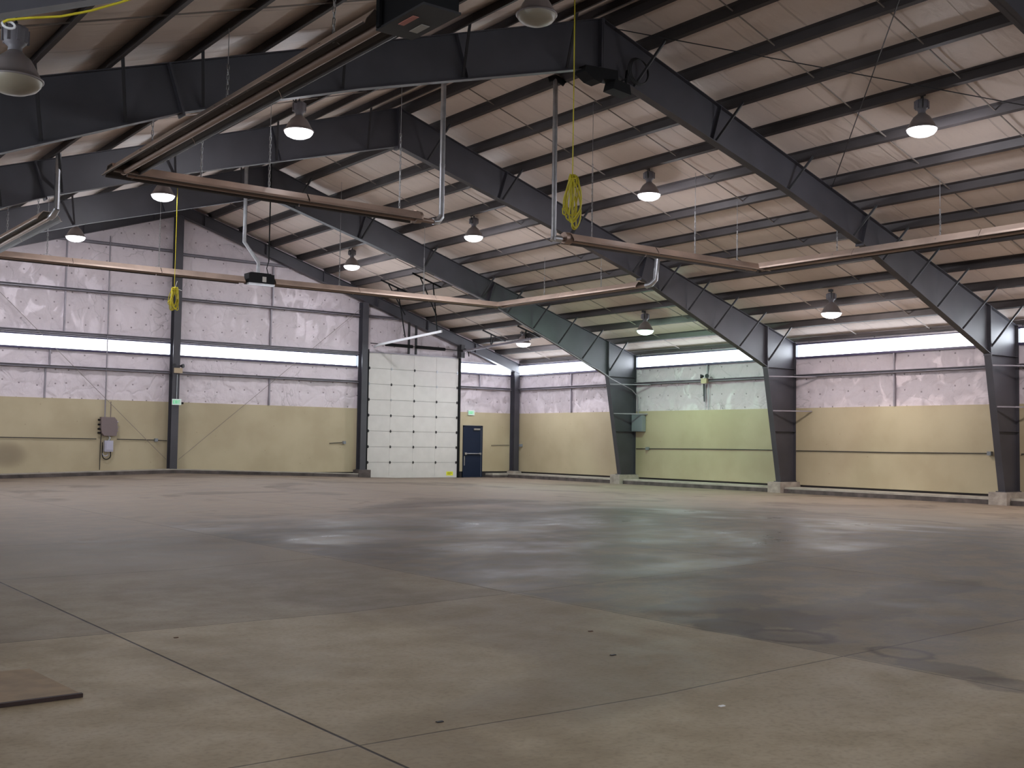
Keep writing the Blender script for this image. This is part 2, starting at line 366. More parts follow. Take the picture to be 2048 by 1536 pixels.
# ------------------------------------------------------------------ ceiling (insulation on top of the purlins)
PX = [1.18*k for k in range(0, 13)] + [15.06]
def ceil_sheet(sgn):
    mb = MB(); us = []
    for a, b in zip(PX[:-1], PX[1:]):
        for i in range(6): us.append((a+(b-a)*i/6, math.sin(math.pi*i/6)))
    us += [(15.06, 0), (15.3, 0)]
    Ys = [.15-.42*j for j in range(110)]
    for u, sg in us:
        for y in Ys:
            n_ = noise.noise(Vector((u*.9*sgn, y*.8, 3.1)))
            z = HE+S*u+.18-sg*(.03+.02*n_)
            mb.v.append((-u if sgn > 0 else -2*W+u, y, z))
    nn = len(Ys)
    for i in range(len(us)-1):
        for j in range(nn-1):
            f = [i*nn+j, i*nn+j+1, (i+1)*nn+j+1, (i+1)*nn+j]
            mb.f.append(f if sgn < 0 else f[::-1]); mb.sm.append(True)
    return mb
c1 = ceil_sheet(1); c2 = ceil_sheet(-1); o = len(c1.v); c1.v += c2.v; c1.f += [[i+o for i in f] for f in c2.f]; c1.sm += c2.sm
ceiling = struct(c1.build('ceiling', ceilm))
m = MB()
m.prism_y([(.3, HE+.25), (-W, HR+.35), (-W, HR+.45), (.3, HE+.35)], -46, .3)
m.prism_y([(-2*W-.3, HE+.25), (-W, HR+.35), (-W, HR+.45), (-2*W-.3, HE+.35)], -46, .3)
m.build('roof_sheeting', siding, ceiling)

# ------------------------------------------------------------------ walls
ZB, ZW, ZWB, ZWT = .25, 2.754, 4.412, 4.845
def quilt(x0, x1, zlo, zhi, axis, off, seed, step=.17):
    """billowed sheet; axis 'x' lies in the end-wall plane, 'y' in a side-wall plane; zlo/zhi may be functions"""
    mb = MB(); nu = max(2, int(abs(x1-x0)/step)); L = zhi(x0) if callable(zhi) else zhi
    nv = max(3, int((max(zhi(x0), zhi(x1)) - zlo)/step)) if callable(zhi) else max(3, int((zhi-zlo)/step))
    for i in range(nu+1):
        u = x0+(x1-x0)*i/nu; top = zhi(u) if callable(zhi) else zhi
        for j in range(nv+1):
            z = zlo+(top-zlo)*j/nv
            e = min(1, min(i, nu-i)/3, min(j, nv-j)/2)
            n1 = noise.noise(Vector((u*1.1, z*1.6, seed))); n2 = abs(noise.noise(Vector((u*2.1+z*.9, z*2.3-u*.6, seed+9))))
            d = e*(.03+.05*n1-.07*max(0, .12-n2)/.12)
            mb.v.append((u, off-d, z) if axis == 'x' else (off-d*(1 if off > -5 else -1), u, z))
    n = nv+1
    for i in range(nu):
        for j in range(nv): mb.f.append([i*n+j, (i+1)*n+j, (i+1)*n+j+1, i*n+j+1]); mb.sm.append(True)
    return mb
def merge(name, mbs, mt, parent=None):
    a = MB()
    for b in mbs: o = len(a.v); a.v += b.v; a.f += [[i+o for i in f] for f in b.f]; a.sm += b.sm
    return a.build(name, mt, parent)

DX0, DX1, DH = -7.42, -3.06, 5.0       # overhead door
PX0, PX1, PH = -2.77, -1.77, 2.19      # walk door
ztc = lambda x: zceil(x)+.02
# end wall
wall_back = struct(merge('wall_back', [
    quilt(-2*W, DX0, ZW-.03, ZWB, 'x', .05, 1), quilt(-2*W, DX0, ZWT, ztc, 'x', .05, 2), quilt(DX0, DX1, DH, ztc, 'x', .05, 3),
    quilt(DX1, 0, ZW-.03, ZWB, 'x', .05, 4), quilt(DX1, .05, ZWT, ztc, 'x', .05, 5)], vinyl_x))
m = MB()
for a, b in ((-2*W, DX0), (DX1, PX0), (PX1, .05)): m.box(a, b, -.005, .06, ZB, ZW)
m.box(PX0, PX1, -.005, .06, PH, ZW)
m.build('wainscot', wains, wall_back)
m = MB()
for a, b in ((-2*W, DX0-.0), (DX1, PX0), (PX1, .05)): m.box(a, b, .03, .06, 0, ZB)
m.build('sill', sillm, wall_back)
m = MB(); m.box(-2*W-.2, .2, .14, .2, 0, ZWB); m.prism_y([(-2*W-.2, ZWT), (.2, ZWT), (.2, HE+.3), (-W, HR+.4), (-2*W-.2, HE+.3)], .14, .2); m.build('siding', siding, wall_back)
# side wall with the window strip
def side(name, xo, sg):
    o = struct(merge(name, [quilt(0, -YE, ZW-.03, ZWB, 'y', xo, 11 if sg > 0 else 12), quilt(0, -YE, ZWT, HE+.25, 'y', xo, 13)], vinyl_y))
    def bx(mb, a, b, z0, z1, y0=-YE, y1=0): mb.box(min(xo-sg*a, xo-sg*b), max(xo-sg*a, xo-sg*b), y0, y1, z0, z1)
    m = MB(); bx(m, -.01, .055, ZB, ZW); m.build('wainscot', wains, o)
    m = MB(); bx(m, -.01, .02, 0, ZB); m.build('sill', sillm, o)
    m = MB(); bx(m, -.15, -.09, 0, ZWB, -YE-.2, .2); bx(m, -.15, -.09, ZWT, HE+.3, -YE-.2, .2); m.build('siding', siding, o)
    return o
wall_right = side('wall_right', .05, 1)
wall_left = side('wall_left', -2*W-.05, -1)
m = MB(); m.prism_y([(-2*W-.2, 0), (.2, 0), (.2, HE+.3), (-W, HR+.4), (-2*W-.2, HE+.3)], -YE-.2, -YE-.05)
wf = struct(m.build('wall_front', vinyl_x))
m = MB(); m.box(-2*W, 0, -YE-.05, -YE, 0, ZW); m.build('wainscot', wains, wf)

# window strips, one per bay
wn_ = [0]
def window_strip(a, b, axis, pos, sg=1):
    wn_[0] += 1
    def B(mb, u0, u1, d0, d1, z0, z1):
        lo, hi = sorted((pos-sg*d0, pos-sg*d1))
        if axis == 'x': mb.box(u0, u1, lo, hi, z0, z1)
        else: mb.box(lo, hi, u0, u1, z0, z1)
    m = MB(); B(m, a, b, -.06, -.03, ZWB, ZWT)
    o = struct(m.build('window_%d' % wn_[0], winm))
    m = MB(); B(m, a, b, -.03, .09, ZWB-.045, ZWB+.02); m.build('window_sill', raild, o)
    m = MB(); B(m, a, b, -.03, .09, ZWT-.025, ZWT+.015); m.build('window_frame', raild, o)
    m = MB(); B(m, a, b, .03, .085, ZWT+.017, ZWT+.035); m.build('frame_lip', galv, o)
    return o
cols_y = [0]+FY+[-38.03, -YE]
for a, b in zip(cols_y[:-1], cols_y[1:]):
    window_strip(b+.1, a-.1, 'y', .05, 1)
    window_strip(b+.1, a-.1, 'y', -2*W-.05, -1)
for a, b in ((-30.5, -23.05), (-22.85, -15.42), (-15.16, -7.9), (-7.6, -.1)): window_strip(a, b, 'x', -YE-.0, -1)
for a, b in ((-30.5, -23.05), (-22.85, -15.42), (-15.16, -7.9), (DX1+.08, -.1)): window_strip(a, b, 'x', .05)

# concrete curbs
m = MB(); N_ = 40
for i in range(N_):
    x0 = -2*W+(22.6)*i/N_; x1 = -2*W+22.6*(i+1)/N_
    m.add([(x0, -.5, crown(x0)-.05), (x1, -.5, crown(x1)-.05), (x1, .04, crown(x1)-.05), (x0, .04, crown(x0)-.05),
           (x0, -.5, crown(x0)+.115), (x1, -.5, crown(x1)+.115), (x1, .04, crown(x1)+.115), (x0, .04, crown(x0)+.115)], [(4, 5, 6, 7), (0, 1, 5, 4)]+([(3, 0, 4, 7)] if i == 0 else [])+([(1, 2, 6, 5)] if i == N_-1 else []))
tr1 = struct(m.build('trim_1', concdark))
m = MB()
for i in range(N_):
    x0 = -2*W+22.6*i/N_; x1 = -2*W+22.6*(i+1)/N_
    m.add([(x, y_, crown(x)+z_) for x, y_, z_ in ((x0, -.49, .115), (x1, -.49, .115), (x1, .04, .115), (x0, .04, .115), (x0, -.49, .145), (x1, -.49, .145), (x1, .04, .145), (x0, .04, .145))], [(4, 5, 6, 7), (0, 1, 5, 4)])
m.build('curb_lip', cappale, tr1)
m = MB(); m.box(-1.55, -.3, -.5, .04, 0, .10); tr2 = struct(m.build('trim_2', concdark))
m = MB(); m.box(-1.54, -.3, -.49, .04, .10, .18); m.build('curb_lip', cappale, tr2)
ys_ = [-.35]+FY+[-YE]
for k, (a, b) in enumerate(zip(ys_[:-1], ys_[1:])):
    m = MB(); m.box(-.82, .04, b+(.28 if k < 4 else 0), a-.28, 0, .13)
    tr = struct(m.build('trim_%d' % (3+k), concdark))
    m = MB(); m.box(-.80, .04, b+(.28 if k < 4 else 0), a-.28, .13, .185); m.build('curb_lip', cappale, tr)
m = MB(); m.box(-2*W-.04, -2*W+.82, -YE, 0, -.01, .155); struct(m.build('trim_8', concdark))

# ------------------------------------------------------------------ rigid frames
BAYS = ['in the bay against the end wall', 'in the second bay out from the end wall', 'in the third bay out from the end wall', 'in the bay nearest the viewer']
def frame(y, label):
    t = thing('steel_frame', (-W, y, 0), label, 'steel frame')
    for sg in (1, -1):
        X = (lambda x: x) if sg > 0 else (lambda x: -2*W-x)
        def P(*pts): return [(X(x), z) for x, z in pts]
        FWD = .1; tk = .014
        low = [(-15.3, 8.83), (-10.0, 7.33), (-7.0, 6.36), (-1.4, 4.04)]
        m = MB()
        m.prism_y(P((-15.3, HR), (-1.4, ztop(-1.4)), (-1.4, 4.04), (-7.0, 6.36), (-10, 7.33), (-15.3, 8.83)), y-.006, y+.006)
        def flange(a, b, down):
            ax, az = a; bx_, bz = b
            m.prism_y(P((ax, az), (bx_, bz), (bx_, bz+down), (ax, az+down)), y-FWD, y+FWD)
        flange((-15.3, HR), (-1.4, ztop(-1.4)), -tk)
        for a, b in zip(low[:-1], low[1:]): flange(a, b, tk)
        # splice plates and stiffeners
        def plate(a, b, th=.03, wd=.11):
            d = Vector((b[0]-a[0], 0, b[1]-a[1])).normalized(); n_ = Vector((d.z, 0, -d.x))*th/2
            m.prism_y(P((a[0]-n_.x, a[1]-n_.z), (a[0]+n_.x, a[1]+n_.z), (b[0]+n_.x, b[1]+n_.z), (b[0]-n_.x, b[1]-n_.z)), y-wd, y+wd)
        plate((-15.28, HR), (-15.28, 8.76))
        plate((-6.75, ztop(-6.75)), (-7.0, 6.30)); plate((-1.4, ztop(-1.4)), (-1.4, 4.0), .05)
        plate((-11.9, ztop(-11.9)), (-12.15, 7.96), .012, .09)
        m.build('rafter', steel, t)
        m = MB()
        m.prism_y(P((-1.4, ztop(-1.4)), (0, HE), (0, .36), (-.75, .36), (-1.4, 4.04)), y-.006, y+.006)
        flange((-1.4, ztop(-1.4)), (0, HE), -tk)
        m.prism_y(P((-1.42, 4.04), (-1.40, 4.06), (-.73, .36), (-.76, .36)), y-FWD, y+FWD)
        m.prism_y(P((-.016, .36), (0, .36), (0, HE), (-.016, HE)), y-FWD, y+FWD)
        plate((-1.4, 4.04), (-.01, 4.04), .014, .09); plate((-.98, 1.98), (-.01, 1.98), .012, .09)
        m.prism_y(P((-.82, .345), (.0, .345), (.0, .37), (-.82, .37)), y-.14, y+.14)
        m.build('column', steel, t)
        # flange braces up to the purlins, both faces
        for k in (1, 2, 3, 4, 5, 6, 8, 10, 12):
            px = -1.18*k; zp = ztop(px)+.03; zl = 4.1
            lx = px-.33*1.0
            for _ in range(4):
                for a, b in zip(low[:-1], low[1:]):
                    if a[0] <= lx <= b[0]: zl = a[1]+(b[1]-a[1])*(lx-a[0])/(b[0]-a[0])
                lx = px-.31*(ztop(px)-zl)
            lx, lz = min(lx, -1.38), zl
            if px > -1.45: lx, lz = -1.38, 4.15
            dd = .78*(ztop(px)-lz)
            for q in (-1,):
                m = MB(); m.bar((X(px), y+q*dd, zp), (X(lx), y+q*.06, lz+.05), .045, .045); m.build('flange_brace', darkg, t)
        # wall-girt braces on the column
        for z, x0, e in ((3.74, -1.34, 1.0), (2.64, -1.14, .75)):
            for q in (-1,):
                m = MB(); m.bar((X(x0), y+q*.09, z), (X(-.03), y+q*e, z), .05, .035); m.build('girt_brace', girtm, t)
    return t
frame(FY[0], 'grey steel frame with tapered columns, first one out from the end wall')
frame(FY[1], 'grey steel frame with tapered columns, standing between the green-lit bay and the pinkish bay')
frame(FY[2], 'dark steel frame whose big rafter crosses above the hanging yellow cord')
frame(FY[3], 'steel frame nearest the viewer, only its rafter showing in the top corners')

# concrete pedestals
for i, (y, lab) in enumerate(zip(FY[:3], ('concrete pedestal under the tapered column beside the grey wall box',
        'concrete pedestal under the tapered column between the green-lit and pinkish bays', 'concrete pedestal under the tapered column nearest the viewer'))):
    m = MB(); m.box(-.98, .04, y-.26, y+.26, 0, .345); tag(m.build('concrete_pedestal', concrete), lab, 'pedestal')
m = MB(); m.box(-7.97, -7.44, -.48, .0, 0, .34); tag(m.build('concrete_pedestal', concdark), 'dark concrete pedestal under the post beside the white overhead door', 'pedestal')
m = MB(); m.box(-.42, .03, -.45, .0, 0, .27); tag(m.build('concrete_pedestal', concrete), 'low concrete pedestal under the corner post', 'pedestal')

# end wall posts and rafters
def post(x, z0, lab, h=None):
    t = thing('wall_post', (x, -.2, z0), lab, 'steel post')
    m = MB(); top = (h or ztop(x)-.42)
    m.box(x-.005, x+.005, -.32, -.03, z0, top); m.box(x-.13, x+.13, -.335, -.32, z0, top); m.box(x-.13, x+.13, -.03, -.015, z0, top)
    m.build('post_body', steel, t)
    m = MB(); m.box(x-.17, x+.17, -.36, -.0, z0-.005, z0+.02); m.build('base_plate', steel, t)
post(-15.3, .35, 'tall grey steel post rising to the ridge on the end wall')
post(-7.72, .34, 'grey steel post beside the white overhead door')
post(-.17, .27, 'grey steel post in the corner of the hall', 4.6)
post(-22.95, .3, 'grey steel post on the end wall beyond the picture edge')
for sg, lab in ((1, 'sloping steel rafter along the end wall above the white overhead door'), (-1, 'sloping steel rafter along the end wall behind the small row of lamps')):
    X = (lambda x: x) if sg > 0 else (lambda x: -2*W-x)
    m = MB(); a, b = -15.3, -.02
    P = lambda *pts: [(X(x), z) for x, z in pts]
    m.prism_y(P((a, ztop(a)), (b, ztop(b)), (b, ztop(b)-.42), (a, ztop(a)-.42)), -.25, -.24)
    m.prism_y(P((a, ztop(a)), (b, ztop(b)), (b, ztop(b)-.014), (a, ztop(a)-.014)), -.355, -.13)
    m.prism_y(P((a, ztop(a)-.42), (b, ztop(b)-.42), (b, ztop(b)-.406), (a, ztop(a)-.406)), -.355, -.13)
    for q in range(1, 7): xx = -2.4*q; m.prism_y(P((xx, ztop(xx)), (xx+.02, ztop(xx)), (xx+.02, ztop(xx)-.42), (xx, ztop(xx)-.42)), -.34, -.14)
    tag(m.build('end_rafter', steel), lab, 'rafter')

# purlins and eave struts
ORD = ['first', 'second', 'third', 'fourth', 'fifth', 'sixth', 'seventh', 'eighth', 'ninth', 'tenth', 'eleventh', 'twelfth', 'thirteenth']
def zpurlin(x, sg):
    m = MB(); h = .17; f = .085; t_ = .006
    # profile in (along-slope, normal) coordinates
    prof = [(0, 0), (-f, 0), (-f, t_), (-t_, t_), (-t_, h), (f, h), (f, h-t_), (0, h-t_)]
    ang = math.atan(S)
    P = []
    for u, v in prof:
        dx, dz = u*math.cos(ang)-v*math.sin(ang)*0, v
        P.append((x+sg*(-u*math.cos(ang)), ztop(x)+.002+v+(u*math.sin(ang))))
    m.prism_y(P, -YE+.02, -.02); return m
for sg, side_ in ((1, 'slope above the side-wall windows'), (-1, 'slope beyond the ridge')):
    for k in range(1, 14):
        px = 1.18*k if k < 13 else 15.06
        x = -px if sg > 0 else -2*W+px
        nm = 'dark purlin, %s up from the eave, %s' % (ORD[k-1], side_) if k < 13 else 'dark purlin closest to the ridge, %s' % side_
        tag(zpurlin(x, sg).build('roof_purlin', purl), nm, 'purlin')
    m = MB(); x = -.0 if sg > 0 else -2*W
    m.box(min(x-sg*.12, x+sg*.01), max(x-sg*.12, x+sg*.01), -YE, -.38, HE+.042, HE+.15)
    tag(m.build('eave_strut', purl), 'dark eave strut at the foot of the %s' % side_, 'eave strut')

# sag rods: thin angles running down the slope
for bi, (ya, yb) in enumerate(zip([0]+FY[:3], FY)):
    for j, fr in enumerate((1/3, 2/3)):
        y = ya+(yb-ya)*fr
        for sg, s_ in ((1, 'window-side slope'), (-1, 'slope beyond the ridge')):
            X = (lambda x: x) if sg > 0 else (lambda x: -2*W-x)
            m = MB(); m.bar((X(-15.0), y, ztop(-15.0)+.08), (X(-.1), y, HE+.11), .02, .02)
            tag(m.build('sag_rod', rodm), 'sag rod, %s, %s bay out, %s the end wall' % (s_, ORD[bi], ('nearer', 'farther from')[j]), 'sag rod')
# crossed bracing cables under the roof of the nearest bay
ya, yb = FY[2], FY[3]
for a, b, lab in (((-15.0, ya-.1), (-8.0, yb+.1), 'thin bracing cable running down from the ridge of the dark frame'), ((-8.2, ya-.1), (-15.0, yb+.1), 'thin bracing cable crossing up towards the ridge in the nearest bay')):
    m = MB(); m.bar((a[0], a[1], ztop(a[0])-.05), (b[0], b[1], ztop(b[0])-.05-(.04 if a[0] < -14 else 0)), .016, .016); tag(m.build('bracing_cable', darkg), lab, 'bracing cable')
# rods crossing the end wall
for a, b, lab in (((-15.05, .72), (-7.85, 6.7), 'thin brace rod rising from the ridge post towards the overhead door post'), ((-15.5, .72), (-22.0, 6.95), 'thin brace rod rising from the ridge post away from the overhead door')):
    m = MB(); m.tube([(a[0], -.14, a[1]), (b[0], -.14, b[1])], .008, 6); tag(m.build('brace_rod', rodm), lab, 'brace rod')

# wall girts
def girt_x(a, b, z, lab, h=.10):
    m = MB(); m.box(a, b, -.12, .02, z-h*.5, z-h*.5+.012); m.box(a, b, -.012, .0, z-h*.5, z+h*.5); m.box(a, b, -.12, -.108, z-h*.5, z-.02); m.box(a, b, -.12, .02, z+h*.5-.012, z+h*.5)
    tag(m.build('wall_girt', girtm), lab, 'girt')
def girt_y(a, b, z, lab, h=.10):
    m = MB(); m.box(-.12, .02, a, b, z-h*.5, z-h*.5+.012); m.box(-.012, .0, a, b, z-h*.5, z+h*.5); m.box(-.12, -.108, a, b, z-h*.5, z-.02); m.box(-.12, .02, a, b, z+h*.5-.012, z+h*.5)
    tag(m.build('wall_girt', girtm), lab, 'girt')
for a, b, q in ((-30.5, -15.44, 'beyond the ridge post'), (-15.16, -7.86, 'between the two posts')):
    girt_x(a, b, 3.80, 'steel girt just below the end-wall window strip, '+q)
    girt_x(a, b, 6.44, 'steel girt well above the end-wall window strip, '+q)
    girt_x(a, b, 4.95, 'steel girt along the top edge of the end-wall windows, '+q)
girt_x(DX1+.1, -.32, 3.80, 'short steel girt above the navy door, below the corner window')
girt_x(-20.9, -15.44, 8.13, 'highest girt on the end wall, ending behind the far slope'); girt_x(-15.16, -10.3, 8.05, 'highest girt on the end wall, from the ridge post towards the roof slope')
girt_x(-7.58, -5.85, 6.44, 'short steel girt above the overhead door track')
for i, (a, b, q) in enumerate(((FY[0]+.12, -.34, 'side-wall girt in the bay beside the corner post'), (FY[1]+.12, FY[0]-.12, 'side-wall girt behind the twin emergency light in the green-lit bay'),
        (FY[2]+.12, FY[1]-.12, 'side-wall girt in the pinkish bay'), (FY[3]+.12, FY[2]-.12, 'side-wall girt at the edge of the picture, past the nearest column'))):
    girt_y(a, b, 3.80, 'steel '+q)

# vertical straps on the insulation
def strap(x, y, z0, z1, lab, w_=.05):
    m = MB()
    if y is None: m.box(x-w_/2, x+w_/2, -.05, .03, z0, z1)
    else: m.box(-.05, .03, y-w_/2, y+w_/2, z0, z1)
    tag(m.build('wall_strap', girtm), lab, 'strap')
strap(-11.6, None, ZW, 3.74, 'short vertical strap between the wainscot and the girt, mid-way between the two end-wall posts')
strap(-11.6, None, 5.0, 6.38, 'vertical strap above the window strip, mid-way between the two end-wall posts')
strap(-11.55, None, 6.5, 8.0, 'uppermost vertical strap mid-way between the two end-wall posts')
strap(-19.62, None, ZW, 3.74, 'vertical strap low on the insulation beyond the electric boxes')
strap(-19.5, None, 3.86, 4.36, 'stub of vertical strap just under the end-wall window beyond the electric boxes')
strap(-19.07, None, 5.0, 6.38, 'vertical strap above the end-wall window, beyond the electric boxes')
strap(-19.07, None, 6.5, 8.07, 'uppermost vertical strap beyond the electric boxes')
strap(-1.95, None, 3.86, 4.36, 'short vertical strap under the corner window above the navy door', .03)
strap(0, -3.8, ZW, 3.74, 'vertical strap below the girt in the side-wall bay beside the corner')
strap(0, -3.8, 3.86, 4.36, 'short strap above the girt in the side-wall bay beside the corner')
strap(0, -11.36, 3.86, 4.36, 'short strap above the twin emergency light')
strap(0, -18.98, ZW, 3.74, 'vertical strap below the girt in the pinkish side-wall bay')
strap(0, -18.98, 3.86, 4.36, 'short strap above the girt in the pinkish side-wall bay')

# ------------------------------------------------------------------ doors
d2 = bpy.data.objects.new('door_1', None); col.objects.link(d2); d2.location = ((DX0+DX1)/2, -.05, 0); struct(d2)
ph = DH/8
for i in range(8):
    m = MB(); z0 = i*ph+.006; z1 = (i+1)*ph-.006
    m.box(DX0+.02, DX1-.02, -.05, .0, z0, z1)
    for fx in (.25, .5, .75):
        xx = DX0+(DX1-DX0)*fx; m.box(xx-.03, xx+.03, -.056, -.05, z0, z1)
    m.build('door_section', doorw, d2)
m = MB(); m.box(DX0+.02, DX1-.02, -.02, .0, 0, DH); m.build('backing', seamm, d2)
for i in range(1, 8):
    for fx in (.015, .25, .5, .75, .985):
        xx = DX0+(DX1-DX0)*fx; z = i*ph; m = MB()
        m.box(xx-.024, xx+.024, -.066, -.05, z-.055, z+.055); m.box(xx-.04, xx+.04, -.075, -.06, z-.018, z+.018); m.tube([(xx-.035, -.08, z), (xx+.035, -.08, z)], .011, 6)
        m.build('hinge', galv if (i, fx) in ((7, .25), (7, .75), (5, .25), (6, .75), (7, .985), (6, .015)) else darkg, d2)
for xx in (DX0-.03, DX1+.03):
    m = MB(); m.box(xx-.04, xx+.04, -.12, .0, .0, DH+.12); m.build('track', black, d2)
# inclined horizontal tracks
for xx, mt in ((-7.2, white), (-3.1, girtm)):
    m = MB(); pts = [(xx, -.12, 5.22), (xx, -.5, 5.29), (xx, -5.0, 5.50)]
    for a, b in zip(pts[:-1], pts[1:]): m.bar(a, b, .05, .085)
    m.build('overhead_track', mt, d2)
m = MB(); m.tube([(-7.5, -.36, 5.34), (-2.95, -.36, 5.30)], .018, 8); m.build('torsion_shaft', darkg, d2)
for a, b in ((-6.82, -5.55), (-5.38, -3.98)):
    m = MB(); pts = []; nt_ = 40
    m.tube([(a+(b-a)*i/60, -.36, 5.335-.01*(a+(b-a)*i/60+7)) for i in range(61)], [.072 if i % 2 else .06 for i in range(61)], 10); m.build('torsion_spring', black, d2)
for xx in (-5.67, -5.33):
    m = MB(); m.box(xx-.035, xx+.035, -.30, -.22, DH+.02, ztop(xx)-.42); m.build('spring_support', darkg, d2)
m = MB(); m.box(-3.2, -3.02, -.42, -.12, 5.0, 5.55); m.build('bearing_bracket', darkg, d2)
m = MB(); m.tube(arc((-3.02, -.4, 5.05), 0, math.pi*.6, .32, (0, -1, 0), (0, 0, 1), 10), .022, 6); m.build('track_curve', black, d2)
m = MB(); m.box(DX0, DX1, -.09, -.02, DH-.01, DH+.03); m.build('header_angle', girtm, d2)
m = MB(); m.box(-3.60, -3.27, -.054, -.05, .09, .25); st_ = m.build('warning_sticker', yell, d2)
m = MB()
for zz, l in ((.21, .2), (.175, .24), (.14, .16)): m.box(-3.55, -3.55+l, -.0555, -.054, zz-.006, zz+.006)
m.build('sticker_text', darkg, st_)
# angle hangers for the tracks
def hanger(name_lab, xa, xb, y, drops):
    t = thing('track_hanger', ((xa+xb)/2, y, ztop((xa+xb)/2)), name_lab, 'track hanger')
    m = MB(); m.bar((xa, y, ztop(xa)-.03), (xb, y, ztop(xb)-.03), .05, .05); m.build('top_angle', black, t)
    for (x0, x1, zb_) in drops:
        m = MB(); m.bar((x0, y, ztop(x0)-.05), (x1, y, zb_), .035, .035); m.build('drop_angle', black, t)
hanger('black hanger with two drop bars holding the white door track mid-length', -8.34, -7.15, -2.5, [(-8.0, -7.24, 6.3), (-7.6, -7.22, 5.45)])
hanger('black hanger with two drop bars holding the outer end of the white door track', -8.35, -7.1, -4.75, [(-8.0, -7.28, 6.1), (-7.45, -7.24, 5.54)])
hanger('black hanger with short drop bars near the corner lamp', -3.52, -2.38, -2.4, [(-3.1, -3.12, 5.44), (-2.9, -3.08, 5.44)])
hanger('black hanger bar partly behind the first frame rafter, beside the corner lamp', -3.5, -2.4, -4.7, [(-3.1, -3.11, 5.53)])

d1 = bpy.data.objects.new('door_2', None); col.objects.link(d1); d1.location = ((PX0+PX1)/2, -.03, 0); struct(d1)
m = MB(); m.box(PX0, PX0+.05, -.05, .06, 0, PH); m.box(PX1-.05, PX1, -.05, .06, 0, PH); m.box(PX0, PX1, -.05, .06, PH-.05, PH); m.build('door_frame', navy, d1)
m = MB(); m.box(PX0+.055, PX1-.055, -.02, .03, .01, PH-.055); m.build('door_leaf', navy, d1)
m = MB(); m.box(PX0+.05, PX0+.062, -.024, -.018, .02, PH-.06); m.box(PX1-.062, PX1-.05, -.024, -.018, .02, PH-.06); m.build('weather_strip', boxgrey, d1)
m = MB(); m.tube([(PX0+.08, -.07, 1.0), (PX1-.08, -.07, 1.0)], .025, 8); m.box(PX0+.07, PX0+.17, -.09, -.02, .95, 1.05); m.box(PX1-.16, PX1-.08, -.09, -.02, .96, 1.04); m.build('push_bar', galv, d1)
m = MB(); m.box(PX1-.47, PX1-.15, -.075, -.02, PH-.19, PH-.12); m.build('door_closer', galv, d1)
m = MB(); m.box(PX0+.07, PX0+.11, -.03, -.018, .5, .9); m.build('latch_plate', galv, d1)

# ------------------------------------------------------------------ exit signs, emergency lights
def exit_sign(x, y, z, lab, w_=.32, h=.21):
    t = thing('exit_sign', (x, y, z), lab, 'exit sign')
    m = MB(); m.box(x-w_/2, x+w_/2, y, y+.05, z-h/2, z+h/2); sc_ = m.build('sign_case', exitm, t)
    m = MB(); H = h*.56; tk = .016; yy = y-.004
    x0 = x-w_*.40; cw = w_*.16; gap = w_*.055
    def V(a, b): m.bar((a[0], yy, a[1]), (b[0], yy, b[1]), .006, tk, (0, 0, 1) if abs(a[0]-b[0]) > abs(a[1]-b[1]) else (1, 0, 0))
    zb_, zt_ = z-H/2, z+H/2
    V((x0, zb_), (x0, zt_))
    for q in (zb_+tk/2, z, zt_-tk/2): V((x0, q), (x0+cw, q))
    x1 = x0+cw+gap; V((x1, zb_), (x1+cw, zt_)); V((x1+cw, zb_), (x1, zt_))
    x2 = x1+cw+gap+.01; V((x2, zb_), (x2, zt_))
    x3 = x2+gap+.012; V((x3, zt_-tk/2), (x3+cw, zt_-tk/2)); V((x3+cw/2, zb_), (x3+cw/2, zt_))
    m.build('sign_letters', exitg, sc_)
    return t
t = exit_sign(-15.27, -.40, 2.75, 'lit green and white exit sign on the ridge post')
m = MB(); m.tube([(-15.27, -.36, 2.86), (-15.27, -.36, 3.72)], .012, 6); m.build('conduit', galv, t)
m = MB(); m.box(-15.08, -15.02, -.38, -.33, 2.68, 2.75); m.build('test_switch', black, t)
exit_sign(-2.38, -.06, 2.73, 'pale green exit sign above the navy door')
def emlight(P, axis, lab):
    t = thing('emergency_light', P, lab, 'emergency light'); x, y, z = P
    m = MB()
    if axis == 'x': m.box(x-.15, x+.13, y-.1, y, z-.09, z+.09)
    else: m.box(x-.1, x, y-.13, y+.13, z-.09, z+.09)
    m.build('battery_case', tan, t)
    for q in (-1, 1):
        m = MB(); u = Vector((1, 0, 0)) if axis == 'x' else Vector((0, 1, 0)); f = Vector((0, -1, 0)) if axis == 'x' else Vector((-1, 0, 0))
        c = Vector(P)+u*(.12*q)+f*.05+Vector((0, 0, .17))
        m.tube([c-f*.05-u*.03*q, c, c+f*.05+u*.04*q], [.035, .06, .075], 10); m.tube([c, c-Vector((0, 0, .1))], .012, 6); m.build('lamp_head', darkg, t)
    return t
emlight((-15.24, -.34, 3.86), 'x', 'tan emergency light with two round heads on the ridge post')
t = emlight((-.13, -11.36, 3.78), 'y', 'tan twin-headed emergency light on the side-wall girt in the green-lit bay')
m = MB(); m.tube([(-.04, -11.42, 3.7), (-.04, -11.42, ZW)], .018, 6); m.tube([(-.04, -11.26, 3.7), (-.04, -11.26, ZW)], .012, 6); m.build('conduit', galv, t)
m = MB(); m.prism_y([(-.06, 3.68), (-.0, 3.68), (-.02, 3.05)], -11.24, -11.17); m.build('cable_bundle', darkg, t)

